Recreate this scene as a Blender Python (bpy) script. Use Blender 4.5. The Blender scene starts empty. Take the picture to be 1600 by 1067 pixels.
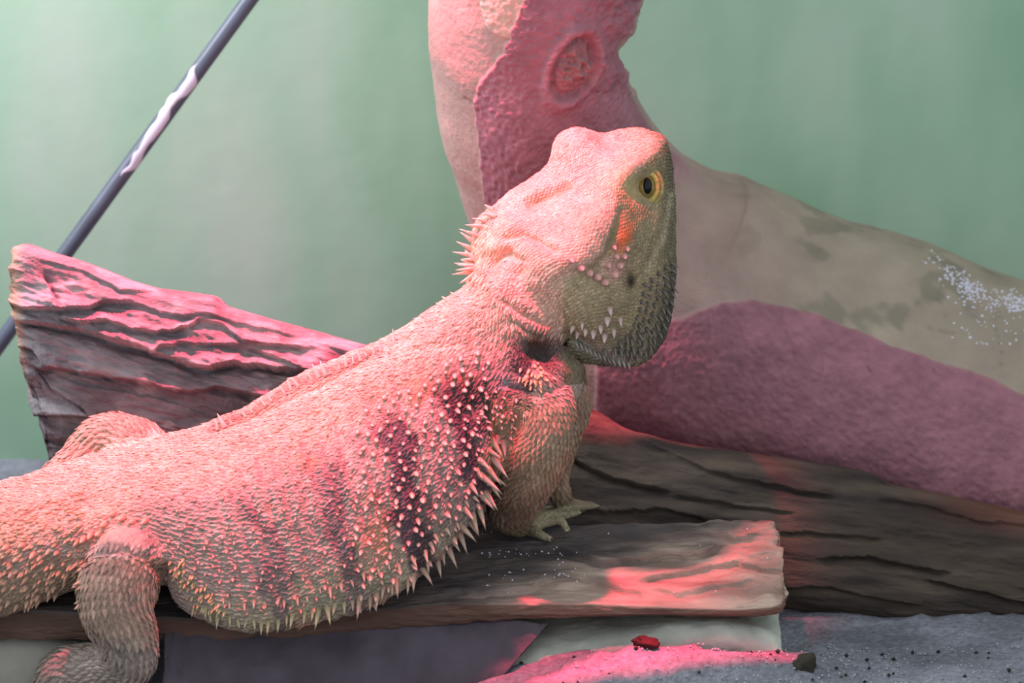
import bpy, math, random
import numpy as np
from mathutils import Vector, Matrix
from mathutils.bvhtree import BVHTree
random.seed(7); RNG = np.random.default_rng(7)
sc = bpy.context.scene
COL = sc.collection
# ------------------------------------------------------------------ camera, light, exposure
S = 0.00025                 # metres per photo pixel at the lizard's distance
D = 6000.0                  # lizard distance in the same unit (1.5 m)
PITCH = math.radians(15)
CAM = np.array([0.0, 0.0, 0.55])
Rv = np.array([1.0, 0, 0]); Fv = np.array([0, math.cos(PITCH), -math.sin(PITCH)]); Uv = np.array([0, math.sin(PITCH), math.cos(PITCH)])
cd = bpy.data.cameras.new('camera'); cam = bpy.data.objects.new('camera', cd); COL.objects.link(cam)
cam.location = CAM; cam.rotation_euler = (math.pi/2 - PITCH, 0, 0)
cd.sensor_width = 36; cd.lens = 36*D/1600.0
cd.clip_start = 0.05; cd.clip_end = 20
cd.dof.use_dof = True; cd.dof.focus_distance = (D+60)*S; cd.dof.aperture_fstop = 10
sc.camera = cam

def W(p, w0=0.0):
    """(u, v, w) -> world; u right, v down, w away, lengths kept true around depth w0"""
    p = np.asarray(p, float); k = 1 + w0/D
    u = (p[..., 0]-800)*k; v = (p[..., 1]-533.5)*k; w = w0 + (p[..., 2]-w0)*k
    return CAM + S*((D+w)[..., None]*Fv + u[..., None]*Rv - v[..., None]*Uv)
def Wv(p, w0=0.0): return Vector(W(np.array(p, float), w0))
def lin(c):
    c = np.asarray(c, float)/255.0
    return np.where(c <= 0.04045, c/12.92, ((c+0.055)/1.055)**2.4)

world = bpy.data.worlds.new('world'); sc.world = world; world.use_nodes = True
world.node_tree.nodes['Background'].inputs[0].default_value = (0.90, 0.93, 0.96, 1)
world.node_tree.nodes['Background'].inputs[1].default_value = 0.95
def area(name, loc, target, size, power, color, shape='DISK', size_y=None, spread=180):
    l = bpy.data.lights.new(name, 'AREA'); l.shape = shape; l.size = size
    if size_y: l.size_y = size_y
    l.energy = power; l.color = color
    l.spread = math.radians(spread)
    o = bpy.data.objects.new(name, l); COL.objects.link(o); o.location = loc
    o.rotation_euler = (Vector(target)-Vector(loc)).to_track_quat('-Z', 'Y').to_euler()
    return o
C0 = Wv((800, 600, 100))
# white tube light of the enclosure, high on the left; red heat lamp above the middle
area('white_tube_light', C0+Vector((-0.38, 0.06, 0.40)), C0+Vector((0.02, 0.22, 0.04)), 0.10, 1.7, (0.97, 0.96, 1.0), 'RECTANGLE', 0.40, 120)
red = bpy.data.lights.new('red_heat_lamp', 'SPOT'); red.energy = 60; red.color = (1.0, 0.055, 0.13)
red.spot_size = math.radians(38.8); red.spot_blend = 0.28; red.shadow_soft_size = 0.022
ro = bpy.data.objects.new('red_heat_lamp', red); COL.objects.link(ro)
ro.location = C0+Vector((-0.078, -0.004, 0.50)); ro.rotation_euler = (math.radians(3.2), 0, 0); ro.scale = (1, 0.55, 1)   # oval beam
red2 = bpy.data.lights.new('added_red_spot', 'SPOT'); red2.energy = 120; red2.color = (1.0, 0.04, 0.11)  # added out-of-frame red spot, only there to light the sand strip
red2.spot_size = math.radians(11); red2.spot_blend = 0.25; red2.shadow_soft_size = 0.006
r2 = bpy.data.objects.new('added_red_spot', red2); COL.objects.link(r2)
T2 = Wv((1070, 1018, -62)); r2.location = T2+Vector((0, -0.05, 0.60)); r2.rotation_euler = (math.atan2(0.05, 0.60), 0, math.radians(10)); r2.scale = (1, 0.115, 1)
vs = sc.view_settings
vs.view_transform = 'Standard'; vs.look = 'None'; vs.exposure = 0.0; vs.gamma = 1.0; vs.use_curve_mapping = False

# ------------------------------------------------------------------ noise and curve helpers
def _h(ix, iy, iz, seed):
    n = (ix*374761393 + iy*668265263 + iz*2147483647 + seed*1274126177) & 0xffffffff
    n = ((n ^ (n >> 13))*1274126177) & 0xffffffff
    n = ((n ^ (n >> 16))*2246822519) & 0xffffffff
    return ((n ^ (n >> 15)) & 0xffff)/65535.0
def vn(p, seed=0):
    p = np.asarray(p, float); i = np.floor(p).astype(np.int64); f = p-i; f = f*f*(3-2*f)
    r = 0
    for a in (0, 1):
        wa = f[..., 0] if a else 1-f[..., 0]
        for b in (0, 1):
            wb = f[..., 1] if b else 1-f[..., 1]
            for c in (0, 1):
                wc = f[..., 2] if c else 1-f[..., 2]
                r = r + wa*wb*wc*_h(i[..., 0]+a, i[..., 1]+b, i[..., 2]+c, seed)
    return r*2-1
def fbm(p, oct=4, seed=0, gain=0.5):
    p = np.asarray(p, float); r = 0; a = 1
    for k in range(oct):
        r = r + a*vn(p*(2**k)+k*17.3, seed+k); a *= gain
    return r
def sstep(a, b, x):
    t = np.clip((x-a)/(b-a), 0, 1); return t*t*(3-2*t)
def cr(P, ts, closed=False):
    """Catmull-Rom through P (n,...) at parameters ts in knots"""
    P = np.asarray(P, float); n = len(P); ts = np.asarray(ts, float)
    i = np.floor(ts).astype(int)
    if not closed: i = np.clip(i, 0, n-2)
    f = (ts-i).reshape((-1,)+(1,)*(P.ndim-1))
    if closed: g = lambda k: P[(i+k) % n]
    else: g = lambda k: P[np.clip(i+k, 0, n-1)]
    a, b, c, d = g(-1), g(0), g(1), g(2)
    return 0.5*((2*b)+(-a+c)*f+(2*a-5*b+4*c-d)*f**2+(-a+3*b-3*c+d)*f**3)
def grid_faces(ns, nt, caps=True):
    i = np.arange(ns-1)[:, None]; j = np.arange(nt)[None, :]; j2 = (j+1) % nt
    q = np.stack([i*nt+j, i*nt+j2, (i+1)*nt+j2, (i+1)*nt+j], -1).reshape(-1, 4)
    f = [list(x) for x in q.tolist()]
    if caps:
        a = ns*nt; b = a+1
        for k in range(nt):
            f.append([a, (k+1) % nt, k]); f.append([b, (ns-1)*nt+k, (ns-1)*nt+(k+1) % nt])
    return f
def close_grid(G):
    V = G.reshape(-1, 3)
    return np.vstack([V, G[0].mean(0), G[-1].mean(0)])
def ring_loft(st, ns, nt):
    st = np.asarray(st, float)
    A = cr(st, np.linspace(0, len(st)-1, ns))
    return np.stack([cr(A[i], np.linspace(0, st.shape[1], nt, endpoint=False), True) for i in range(ns)])
def tube_grid(pts, ns, nt, squash=1.0, up=(0, 0, 1)):
    """pts rows (u,v,w,r)"""
    Q = cr(np.asarray(pts, float), np.linspace(0, len(pts)-1, ns))
    c = Q[:, :3]; r = Q[:, 3]
    t = np.gradient(c, axis=0); t /= np.linalg.norm(t, axis=1)[:, None]
    up = np.array(up, float)
    n = up-t*(t@up)[:, None]; n /= np.linalg.norm(n, axis=1)[:, None]
    b = np.cross(t, n)
    a = np.linspace(0, 2*np.pi, nt, endpoint=False)
    return c[:, None]+r[:, None, None]*(np.cos(a)[None, :, None]*n[:, None]*squash+np.sin(a)[None, :, None]*b[:, None])

# ------------------------------------------------------------------ object helpers
def mesh_obj(name, V, F, m, parent=None, colors=None, smooth=True, link=True):
    me = bpy.data.meshes.new(name)
    me.from_pydata(np.asarray(V).tolist(), [], F if isinstance(F, list) else F.tolist())
    me.update()
    if smooth: me.polygons.foreach_set('use_smooth', [True]*len(me.polygons))
    if colors is not None:
        at = me.color_attributes.new('Col', 'FLOAT_COLOR', 'POINT')
        c = np.ones((len(me.vertices), 4), np.float32); c[:, :3] = colors
        at.data.foreach_set('color', c.ravel())
    me.materials.append(m)
    o = bpy.data.objects.new(name, me)
    if link: COL.objects.link(o)
    if parent is not None: o.parent = parent
    return o
def empty(name, loc):
    o = bpy.data.objects.new(name, None); COL.objects.link(o); o.location = loc; o.empty_display_size = 0.02
    bpy.context.view_layer.update()
    return o
def put(o, root):
    o.parent = root; o.matrix_parent_inverse = Matrix.Translation(-Vector(root.location))
    return o
def tag(o, label=None, cat=None, group=None, kind=None):
    if label: o['label'] = label
    if cat: o['category'] = cat
    if group: o['group'] = group
    if kind: o['kind'] = kind
    return o
def vnormals(V, F):
    me = bpy.data.meshes.new('tmp'); me.from_pydata(V.tolist(), [], F); me.update()
    n = np.zeros(len(V)*3); me.vertex_normals.foreach_get('vector', n); bpy.data.meshes.remove(me)
    return n.reshape(-1, 3)

def mat(name, color=None, rough=0.8, bumps=(), spec=0.3, vary=0.0, vscale=60, sss=0.0, metallic=0.0, attr=True, stretch=None, coat=0.0):
    """bumps: list of (kind, scale, strength, distance)"""
    m = bpy.data.materials.new(name); m.use_nodes = True
    nt = m.node_tree; N = nt.nodes; L = nt.links; b = N['Principled BSDF']
    tc = N.new('ShaderNodeTexCoord'); mp = N.new('ShaderNodeMapping'); L.new(tc.outputs['Object'], mp.inputs[0])
    if stretch:
        mp.inputs['Scale'].default_value = stretch[:3]; mp.inputs['Rotation'].default_value = stretch[3:]
    if attr:
        a = N.new('ShaderNodeAttribute'); a.attribute_name = 'Col'; src = a.outputs['Color']
    else:
        a = N.new('ShaderNodeRGB'); a.outputs[0].default_value = (*lin(color), 1); src = a.outputs[0]
    if vary:
        nz = N.new('ShaderNodeTexNoise'); nz.inputs['Scale'].default_value = vscale; nz.inputs['Detail'].default_value = 6
        L.new(mp.outputs[0], nz.inputs['Vector'])
        mr = N.new('ShaderNodeMapRange'); mr.inputs['From Min'].default_value = 0.3; mr.inputs['From Max'].default_value = 0.7
        mr.inputs['To Min'].default_value = 1-vary; mr.inputs['To Max'].default_value = 1+vary
        L.new(nz.outputs['Fac'], mr.inputs['Value'])
        mx = N.new('ShaderNodeVectorMath'); mx.operation = 'SCALE'; L.new(src, mx.inputs[0]); L.new(mr.outputs[0], mx.inputs['Scale'])
        src = mx.outputs[0]
    L.new(src, b.inputs['Base Color'])
    b.inputs['Roughness'].default_value = rough; b.inputs['Specular IOR Level'].default_value = spec; b.inputs['Metallic'].default_value = metallic
    if coat: b.inputs['Coat Weight'].default_value = coat
    prev = None
    for kind, scl, st, dist in bumps:
        if kind == 'noise':
            t = N.new('ShaderNodeTexNoise'); t.inputs['Scale'].default_value = scl; t.inputs['Detail'].default_value = 8; t.inputs['Roughness'].default_value = 0.6; out = t.outputs['Fac']
        else:
            t = N.new('ShaderNodeTexVoronoi'); t.inputs['Scale'].default_value = scl; out = t.outputs['Distance']
        L.new(mp.outputs[0], t.inputs['Vector'])
        bp = N.new('ShaderNodeBump'); bp.inputs['Strength'].default_value = st; bp.inputs['Distance'].default_value = dist
        if kind == 'cells': bp.invert = True
        L.new(out, bp.inputs['Height'])
        if prev: L.new(prev, bp.inputs['Normal'])
        prev = bp.outputs[0]
    if prev: L.new(prev, b.inputs['Normal'])
    return m

M_skin = mat('dragon_skin', rough=0.72, spec=0.25, vary=0.18, vscale=500, bumps=[('cells', 900, 0.5, 0.0005), ('noise', 1500, 0.4, 0.0003)])
M_scale = mat('dragon_scales', rough=0.6, spec=0.3, vary=0.15, vscale=900)
M_spine = mat('dragon_spines', rough=0.5, spec=0.35, vary=0.12, vscale=700)
M_bark = mat('smooth_bark', rough=0.8, spec=0.2, vary=0.10, vscale=60, bumps=[('noise', 420, 0.5, 0.0012), ('noise', 90, 0.3, 0.003)])
M_wood = mat('split_wood', rough=0.9, spec=0.15, vary=0.22, vscale=90, stretch=(0.35, 1, 1, 0, 0.25, 0), bumps=[('noise', 350, 0.8, 0.002), ('noise', 1200, 0.6, 0.0008)])
M_plank = mat('weathered_wood', rough=0.85, spec=0.2, vary=0.25, vscale=110, stretch=(0.25, 1, 1, 0, 0, 0), bumps=[('noise', 300, 0.7, 0.002), ('noise', 900, 0.5, 0.0008)])
M_rock = mat('rock', rough=0.85, spec=0.2, vary=0.25, vscale=40, bumps=[('noise', 160, 0.5, 0.002)])
M_sand = mat('sand', rough=0.95, spec=0.1, vary=0.25, vscale=400, bumps=[('noise', 900, 0.8, 0.001), ('cells', 500, 0.5, 0.0012)])
M_grit = mat('white_grit', (225, 225, 240), rough=0.7, attr=False)
M_rod = mat('rod_paint', (84, 90, 108), rough=0.4, attr=False, vary=0.15, vscale=80, spec=0.5)
M_strip = mat('rod_strip', (215, 205, 225), rough=0.5, attr=False, vary=0.1)
M_claw = mat('claw', (70, 62, 55), rough=0.4, attr=False)
M_eye = mat('eye_iris', (128, 104, 48), rough=0.12, attr=False, spec=0.6, coat=0.6, vary=0.3, vscale=900)
M_pupil = mat('eye_pupil', (8, 10, 16), rough=0.2, attr=False, spec=0.3)

# ------------------------------------------------------------------ setting
def wall_material():
    m = bpy.data.materials.new('painted_green_wall'); m.use_nodes = True
    N = m.node_tree.nodes; L = m.node_tree.links; b = N['Principled BSDF']
    tc = N.new('ShaderNodeTexCoord'); mp = N.new('ShaderNodeMapping'); mp.inputs['Rotation'].default_value = (0, math.radians(-50), 0); mp.inputs['Scale'].default_value = (1, 1, 0.35)
    L.new(tc.outputs['Object'], mp.inputs[0])
    nz = N.new('ShaderNodeTexNoise'); nz.inputs['Scale'].default_value = 9; nz.inputs['Detail'].default_value = 3; L.new(mp.outputs[0], nz.inputs['Vector'])
    cr_ = N.new('ShaderNodeValToRGB'); e = cr_.color_ramp.elements
    e[0].position = 0.3; e[0].color = (*lin((112, 160, 128)), 1); e[1].position = 0.7; e[1].color = (*lin((178, 190, 178)), 1)
    x = cr_.color_ramp.elements.new(0.52); x.color = (*lin((154, 183, 162)), 1)
    L.new(nz.outputs['Fac'], cr_.inputs[0]); L.new(cr_.outputs[0], b.inputs['Base Color'])
    n2 = N.new('ShaderNodeTexNoise'); n2.inputs['Scale'].default_value = 60; L.new(tc.outputs['Object'], n2.inputs['Vector'])
    bp = N.new('ShaderNodeBump'); bp.inputs['Strength'].default_value = 0.12; bp.inputs['Distance'].default_value = 0.003; L.new(n2.outputs['Fac'], bp.inputs['Height']); L.new(bp.outputs[0], b.inputs['Normal'])
    b.inputs['Roughness'].default_value = 0.75; b.inputs['Specular IOR Level'].default_value = 0.25
    return m
FLOOR_Z = float(W((800, 1035, 0))[2])
wy = float(W((800, 500, 950))[1])
def box(x0, x1, y0, y1, z0, z1):
    V = np.array([(x, y, z) for x in (x0, x1) for y in (y0, y1) for z in (z0, z1)], float)
    return V, [[0, 1, 3, 2], [4, 6, 7, 5], [0, 4, 5, 1], [2, 3, 7, 6], [0, 2, 6, 4], [1, 5, 7, 3]]
V, F = box(-1.1, 1.1, wy, wy+0.03, FLOOR_Z-0.06, FLOOR_Z+0.95)
tag(mesh_obj('wall_back', V, F, wall_material(), smooth=False), kind='structure')
# sand floor
nx, ny = 420, 300
gx = np.linspace(-1.1, 1.1, nx); gy = np.concatenate([np.linspace(0.9, W((0, 0, -420))[1], 40, endpoint=False), np.linspace(W((0, 0, -420))[1], wy+0.01, 260)])
X, Y = np.meshgrid(gx, gy, indexing='ij')
Pn = np.stack([X*14, Y*14, X*0], -1)
Zf = FLOOR_Z+0.004*fbm(Pn, 5, 3)+0.0012*fbm(Pn*12, 3, 9)
cx, cy = W((1100, 1000, -55))[:2]
Zf += 0.0095*np.exp(-((X-cx)/0.055)**4-((Y-cy)/0.017)**2)*(1+0.25*fbm(Pn*6, 3, 31))
x250 = W((690, 1000, 0))[0]; x330 = W((765, 1000, 0))[0]
Zf -= 0.024*(1-sstep(x250-0.01, x330, X))*sstep(W((0, 900, 160))[1], W((0, 900, 60))[1], Y)
ax, ay = np.meshgrid(np.arange(nx-1), np.arange(ny-1), indexing='ij')
Ff = np.stack([ax*ny+ay, (ax+1)*ny+ay, (ax+1)*ny+ay+1, ax*ny+ay+1], -1).reshape(-1, 4)
Vf = np.stack([X, Y, Zf], -1).reshape(-1, 3)
t = fbm(np.stack([X*40, Y*40, X*0], -1), 4, 5).reshape(-1)
cf = lin((124, 128, 138))*(1+0.25*t[:, None])
tag(mesh_obj('floor', Vf, Ff.tolist(), M_sand, colors=cf), kind='structure')

# ------------------------------------------------------------------ relief helpers on wood
def ledges(u, v, lines, rng_fade=14):
    h = np.zeros_like(u)
    for pts, A, La, B, Lb in lines:
        pts = np.array(pts, float)
        if abs(pts[-1, 0]-pts[0, 0]) > abs(pts[-1, 1]-pts[0, 1])*0.7:
            vl = np.interp(u, pts[:, 0], pts[:, 1]); d = v-vl
            fade = sstep(pts[0, 0]-rng_fade, pts[0, 0]+rng_fade, u)*(1-sstep(pts[-1, 0]-rng_fade, pts[-1, 0]+rng_fade, u))
        else:
            q = pts[np.argsort(pts[:, 1])]
            ul = np.interp(v, q[:, 1], q[:, 0]); d = u-ul
            fade = sstep(q[0, 1]-rng_fade, q[0, 1]+rng_fade, v)*(1-sstep(q[-1, 1]-rng_fade, q[-1, 1]+rng_fade, v))
        d = d+2.0*vn(np.stack([u/16, v/16, u*0], -1), 31)
        k = sstep(-1.6, 1.6, d)
        up = A*np.clip(1+np.minimum(d, 0)/La, 0, 1)**1.3
        dn = -B*np.exp(-np.clip(d, 0, None)/Lb)
        h += (up*(1-k)+dn*k)*fade
    return h

# ------------------------------------------------------------------ split log (left, behind the lizard)
def build_split_log():
    w0 = 200
    us = np.linspace(14, 720, 400)
    topP = np.array([(14, 400), (18, 385), (40, 380), (75, 392), (110, 402), (160, 420), (200, 437), (240, 449), (290, 455), (335, 462), (350, 478), (420, 498), (500, 520), (590, 545), (720, 585)], float)
    vt = np.interp(us, topP[:, 0], topP[:, 1]); vt = np.convolve(np.pad(vt, 2, 'edge'), np.ones(5)/5, 'valid')
    vb = np.interp(us, [14, 60, 120, 300, 720], [640, 800, 850, 880, 880])
    nt = 460; a = np.linspace(0, 2*np.pi, nt, endpoint=False)
    # superellipse cross-section, start at top going over the front
    ca, sa = np.cos(a), np.sin(a)
    e = 0.42
    y = np.sign(ca)*np.abs(ca)**e; z = np.sign(sa)*np.abs(sa)**e
    fy = np.linspace(0, 2*np.pi, 8001); yy = np.sign(np.cos(fy))*np.abs(np.cos(fy))**e; zz = np.sign(np.sin(fy))*np.abs(np.sin(fy))**e
    L_ = np.concatenate([[0], np.cumsum(np.hypot(np.diff(yy)*2.2, np.diff(zz)))]); sp = np.linspace(0, L_[-1], nt, endpoint=False)
    y = np.interp(sp, L_, yy); z = np.interp(sp, L_, zz)
    c = (vt+vb)/2; hgt = (vb-vt)/2
    Gu = np.repeat(us[:, None], nt, 1)
    Gv = c[:, None]-hgt[:, None]*y[None]
    front = np.interp(us, [14, 60, 300, 720], [60, 80, 85, 70])
    Gw = 240-np.where(z > 0, front[:, None]*z[None], 110*z[None])+np.clip(Gv-430, -50, 500)*0.30
    # irregular end face on the left
    lo = sstep(70, 0, (us-14))[:, None]
    Gu = Gu+lo*(10*np.abs(vn(np.stack([Gv/24, Gw/30, Gu*0], -1), 4))+np.where(Gv > 480, (Gv-480)*0.16, 0))
    lines = [
        ([(30, 502), (75, 510), (130, 517), (177, 533), (216, 543), (244, 553), (291, 569), (327, 577), (366, 569), (394, 573), (441, 577), (520, 588)], 26, 75, 30, 9),
        ([(10, 470), (39, 486), (98, 486), (138, 484), (165, 474), (205, 470)], 16, 30, 16, 12),
        ([(71, 430), (96, 482)], 8, 20, 16, 9),
        ([(60, 404), (118, 419), (157, 435), (189, 454), (250, 457)], 12, 18, 12, 8),
        ([(98, 500), (130, 508), (170, 503), (212, 517), (250, 522), (290, 514), (312, 500), (345, 506), (380, 535), (480, 545)], 14, 16, 10, 16),
        ([(190, 470), (215, 474), (270, 492), (330, 492), (370, 505), (460, 525)], 9, 14, 6, 8),
        ([(240, 552), (252, 545), (283, 537), (339, 541), (386, 541), (425, 557), (465, 576)], 8, 14, 9, 16),
        ([(60, 577), (118, 580), (177, 592), (228, 600), (276, 612), (299, 614), (335, 606), (374, 612), (430, 628)], 22, 60, 15, 30),
        ([(55, 576), (79, 608), (122, 635), (136, 651)], 8, 16, 14, 5),
        ([(25, 651), (71, 649), (135, 653)], 14, 28, 14, 20),
        ([(180, 655), (236, 675), (290, 684), (400, 690)], 14, 30, 18, 6),
        ([(14, 540), (50, 548), (70, 575)], 8, 14, 10, 7),
        ([(340, 480), (420, 502), (520, 530), (590, 552)], 5, 10, 6, 5),
    ]
    Fm = (z > 0.15)[None] | np.zeros_like(Gu, bool)
    h = 1.15*ledges(Gu, Gv, lines)*np.clip(z, 0, 1)[None]**0.5
    q = np.stack([Gu/90, (Gv-0.27*Gu)/16, Gw/60], -1)
    h = h+6*fbm(q, 5, 11, 0.6)-6.0*np.abs(fbm(np.stack([Gu/60, (Gv-0.3*Gu)/20, Gw/60], -1), 4, 15, 0.55))+1.6*fbm(np.stack([Gu/26, (Gv-0.25*Gu)/5, Gw/20], -1), 3, 19)
    steps = np.floor((Gv-0.26*Gu)/13+1.6*vn(q*0.7, 22)); h = h+4.5*(_h(steps.astype(np.int64), (Gu/150).astype(np.int64)*0, steps.astype(np.int64)*0, 3)-0.5)
    nrm_v = -y[None]*0.75; nrm_w = -z[None]
    # near top outline keep height from growing
    kt = np.clip(1-np.clip(y, 0, 1)**6, 0.25, 1)[None]
    Gw = Gw+h*nrm_w*kt*np.sign(1); Gv = Gv+0.35*h*nrm_v*kt
    G = np.stack([Gu, Gv, Gw], -1)
    V = close_grid(G); F = grid_faces(len(us), nt)
    t = fbm(np.stack([V[:, 0]/70, V[:, 1]/25, V[:, 2]/50], -1), 4, 5)
    t2 = fbm(np.stack([V[:, 0]/45, V[:, 1]/30, V[:, 2]/50], -1), 3, 51)
    c1, c2, c3 = lin((156, 150, 156)), lin((190, 180, 182)), lin((112, 104, 110))
    k = np.clip(t*0.6+0.5, 0, 1)[:, None]; c = c1*k+c3*(1-k)
    k2 = sstep(0.15, 0.7, t2)[:, None]*0.6; c = c*(1-k2)+c2*k2
    ed = sstep(45, 22, V[:, 0])[:, None]*0.8; c = c*(1-ed)+lin((196, 160, 138))*ed
    o = mesh_obj('split_log', W(V, w0), F, M_wood, colors=c)
    tag(o, 'grey split log with layered broken face and sawn left end behind the lizard', 'log')
build_split_log()

# ------------------------------------------------------------------ pale branch, vertical then sloping right
def build_branch():
    w0 = 540
    pts = [(915, -260, 190, 165), (872, -120, 250, 160), (838, 0, 300, 158), (822, 90, 340, 150), (842, 195, 395, 150), (905, 320, 490, 172),
           (1010, 452, 565, 232), (1180, 540, 600, 238), (1400, 612, 610, 236), (1640, 712, 620, 245), (1900, 800, 630, 250)]
    ns, nt = 560, 420
    G = tube_grid(pts, ns, nt)
    c = G.mean(1, keepdims=True); n = (G-c); n /= np.linalg.norm(n, axis=2)[..., None]
    u, v, w = G[..., 0], G[..., 1], G[..., 2]
    fr = sstep(-0.15, -0.35, n[..., 2])          # front-facing side
    h = 5*fbm(G/120, 3, 2)
    # outer bark layer: its edge follows these lines
    up_line = np.array([(-60, 840), (0, 833), (30, 822), (60, 808), (110, 788), (150, 752), (180, 742), (260, 752), (330, 760)], float)
    ul = np.interp(v, up_line[:, 0], up_line[:, 1])+2.5*vn(np.stack([u/10, v/10, u*0], -1), 5)
    patch_up = sstep(-2.0, 2.0, u-ul)*sstep(400, 300, v+(u-900)*0.5)*fr
    lo_line = np.array([(1000, 520), (1050, 500), (1100, 478), (1160, 470), (1240, 487), (1300, 505), (1400, 548), (1500, 580), (1600, 625), (1750, 690)], float)
    vl = np.interp(u, lo_line[:, 0], lo_line[:, 1])+3*vn(np.stack([u/16, v/16, u*0], -1), 6)
    patch_lo = sstep(-2.5, 2.5, v-vl)*((u > 930) & (v > 330))*fr
    rough = np.clip(patch_up+patch_lo, 0, 1)
    # small flake island on the upper smooth side
    e1 = ((u-795)/42)**2+((v-20)/68)**2+0.15*vn(np.stack([u/18, v/18, u*0], -1), 8)
    isl = sstep(1.1, 0.95, e1)*fr*(1-rough)
    h += 4.5*rough+3*isl+rough*1.7*fbm(G/5.0, 3, 7)+isl*1.1*fbm(G/5.0, 3, 7)+0.4*fbm(G/6, 2, 9)
    # knot
    du, dv = u-888, v-128; a = math.radians(-62)
    x1 = (du*math.cos(a)+dv*math.sin(a))/46; y1 = (-du*math.sin(a)+dv*math.cos(a))/26
    rk = np.sqrt(x1**2+y1**2)
    kn = fr*(np.exp(-((rk-1.25)/0.25)**2)*10+np.exp(-(rk/0.8)**2)*(8+11*fbm(G/9, 3, 12))-np.exp(-((rk-0.95)/0.13)**2)*9)
    h += kn
    # broken right edge of the upper part, crease behind
    e2 = np.exp(-((v-40)/26)**2)*(n[..., 0] > 0.55); h += e2*(8*fbm(G/14, 3, 33))+10*np.exp(-((v-95)/20)**2)*(n[..., 0] > 0.4)*-1
    h += ((n[..., 0] > 0.5) & (v < 160))*6*fbm(G/22, 3, 41)
    # hairline cracks on the smooth part
    for cu, cv, ln, ang in ((1458, 470, 26, 80), (1545, 545, 30, 85), (1340, 565, 20, 80), (1470, 520, 40, 10), (735, 178, 10, 40)):
        ca, sa_ = math.cos(math.radians(ang)), math.sin(math.radians(ang))
        p = (u-cu)*ca+(v-cv)*sa_; q = -(u-cu)*sa_+(v-cv)*ca+4*vn(np.stack([u/7, v/7, u*0], -1), 44)
        h -= 4*np.exp(-(q/1.6)**2)*(np.abs(p) < ln)*fr
    G2 = G+n*h[..., None]
    V = close_grid(G2); F = grid_faces(ns, nt)
    base = lin((170, 146, 140)); tan = lin((160, 148, 134)); rg = lin((158, 112, 124)); olive = lin((112, 112, 98))
    kx = sstep(1000, 1350, u)[..., None]
    col = base*(1-kx)+tan*kx
    t = fbm(G/90, 4, 21)[..., None]; col = col*(1+0.12*t)
    k = (sstep(0.15, 0.6, fbm(G/55, 4, 77))*kx[..., 0]*(1-rough))[..., None]*0.55; col = col*(1-k)+olive*k
    col = col*(1-rough[..., None])+rg*(1+0.12*fbm(G/14, 3, 70)[..., None])*rough[..., None]
    col = col*(1-isl[..., None])+lin((205, 178, 165))*isl[..., None]
    kk = (np.exp(-(rk/0.9)**2)*fr)[..., None]*0.6; col = col*(1-kk)+lin((150, 112, 105))*(1+0.3*fbm(G/8, 2, 3)[..., None])*kk
    C = np.clip(np.vstack([col.reshape(-1, 3), col[0, :1].reshape(1, 3), col[-1, :1].reshape(1, 3)]), 0.01, 0.95)
    root = empty('tree_branch', Wv((1300, 900, 610), w0))
    o = put(mesh_obj('bark', W(V, w0), F, M_bark, colors=C), root)
    tag(root, 'thick pale bent branch with peeling bark and a knot, rising behind the head', 'branch')
    # white grit lying on the sloping part
    bv = BVHTree.FromPolygons([tuple(x) for x in V], F)
    GV, GF = [], []
    for i in range(420):
        if i < 200: cu, cv = random.gauss(1500, 24), 0; cv = 448+(cu-1500)*0.62+random.gauss(0, 11)
        elif i < 360: cu = random.gauss(1585, 22); cv = 475+(cu-1585)*0.2+random.gauss(0, 9)
        else: cu = random.uniform(1470, 1600); cv = random.uniform(450, 540)
        r = random.uniform(1.2, 3.4)
        hit = bv.ray_cast(Vector((cu, cv, -200)), Vector((0, 0, 1)))
        if hit[0] is None: continue
        p = np.array(hit[0]); b = len(GV)
        for s_ in ((1, 0, 0), (-1, 0, 0), (0, 1, 0), (0, -1, 0), (0, 0, 1), (0, 0, -1)):
            GV.append(p+np.array(s_)*r*random.uniform(0.7, 1.2))
        for f in ((0, 2, 4), (2, 1, 4), (1, 3, 4), (3, 0, 4), (2, 0, 5), (1, 2, 5), (3, 1, 5), (0, 3, 5)): GF.append([b+x for x in f])
    g = put(mesh_obj('white_grit', W(np.array(GV), w0), GF, M_grit), root)
    tag(g, 'white crusty grit', kind='stuff')
build_branch()

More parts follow.
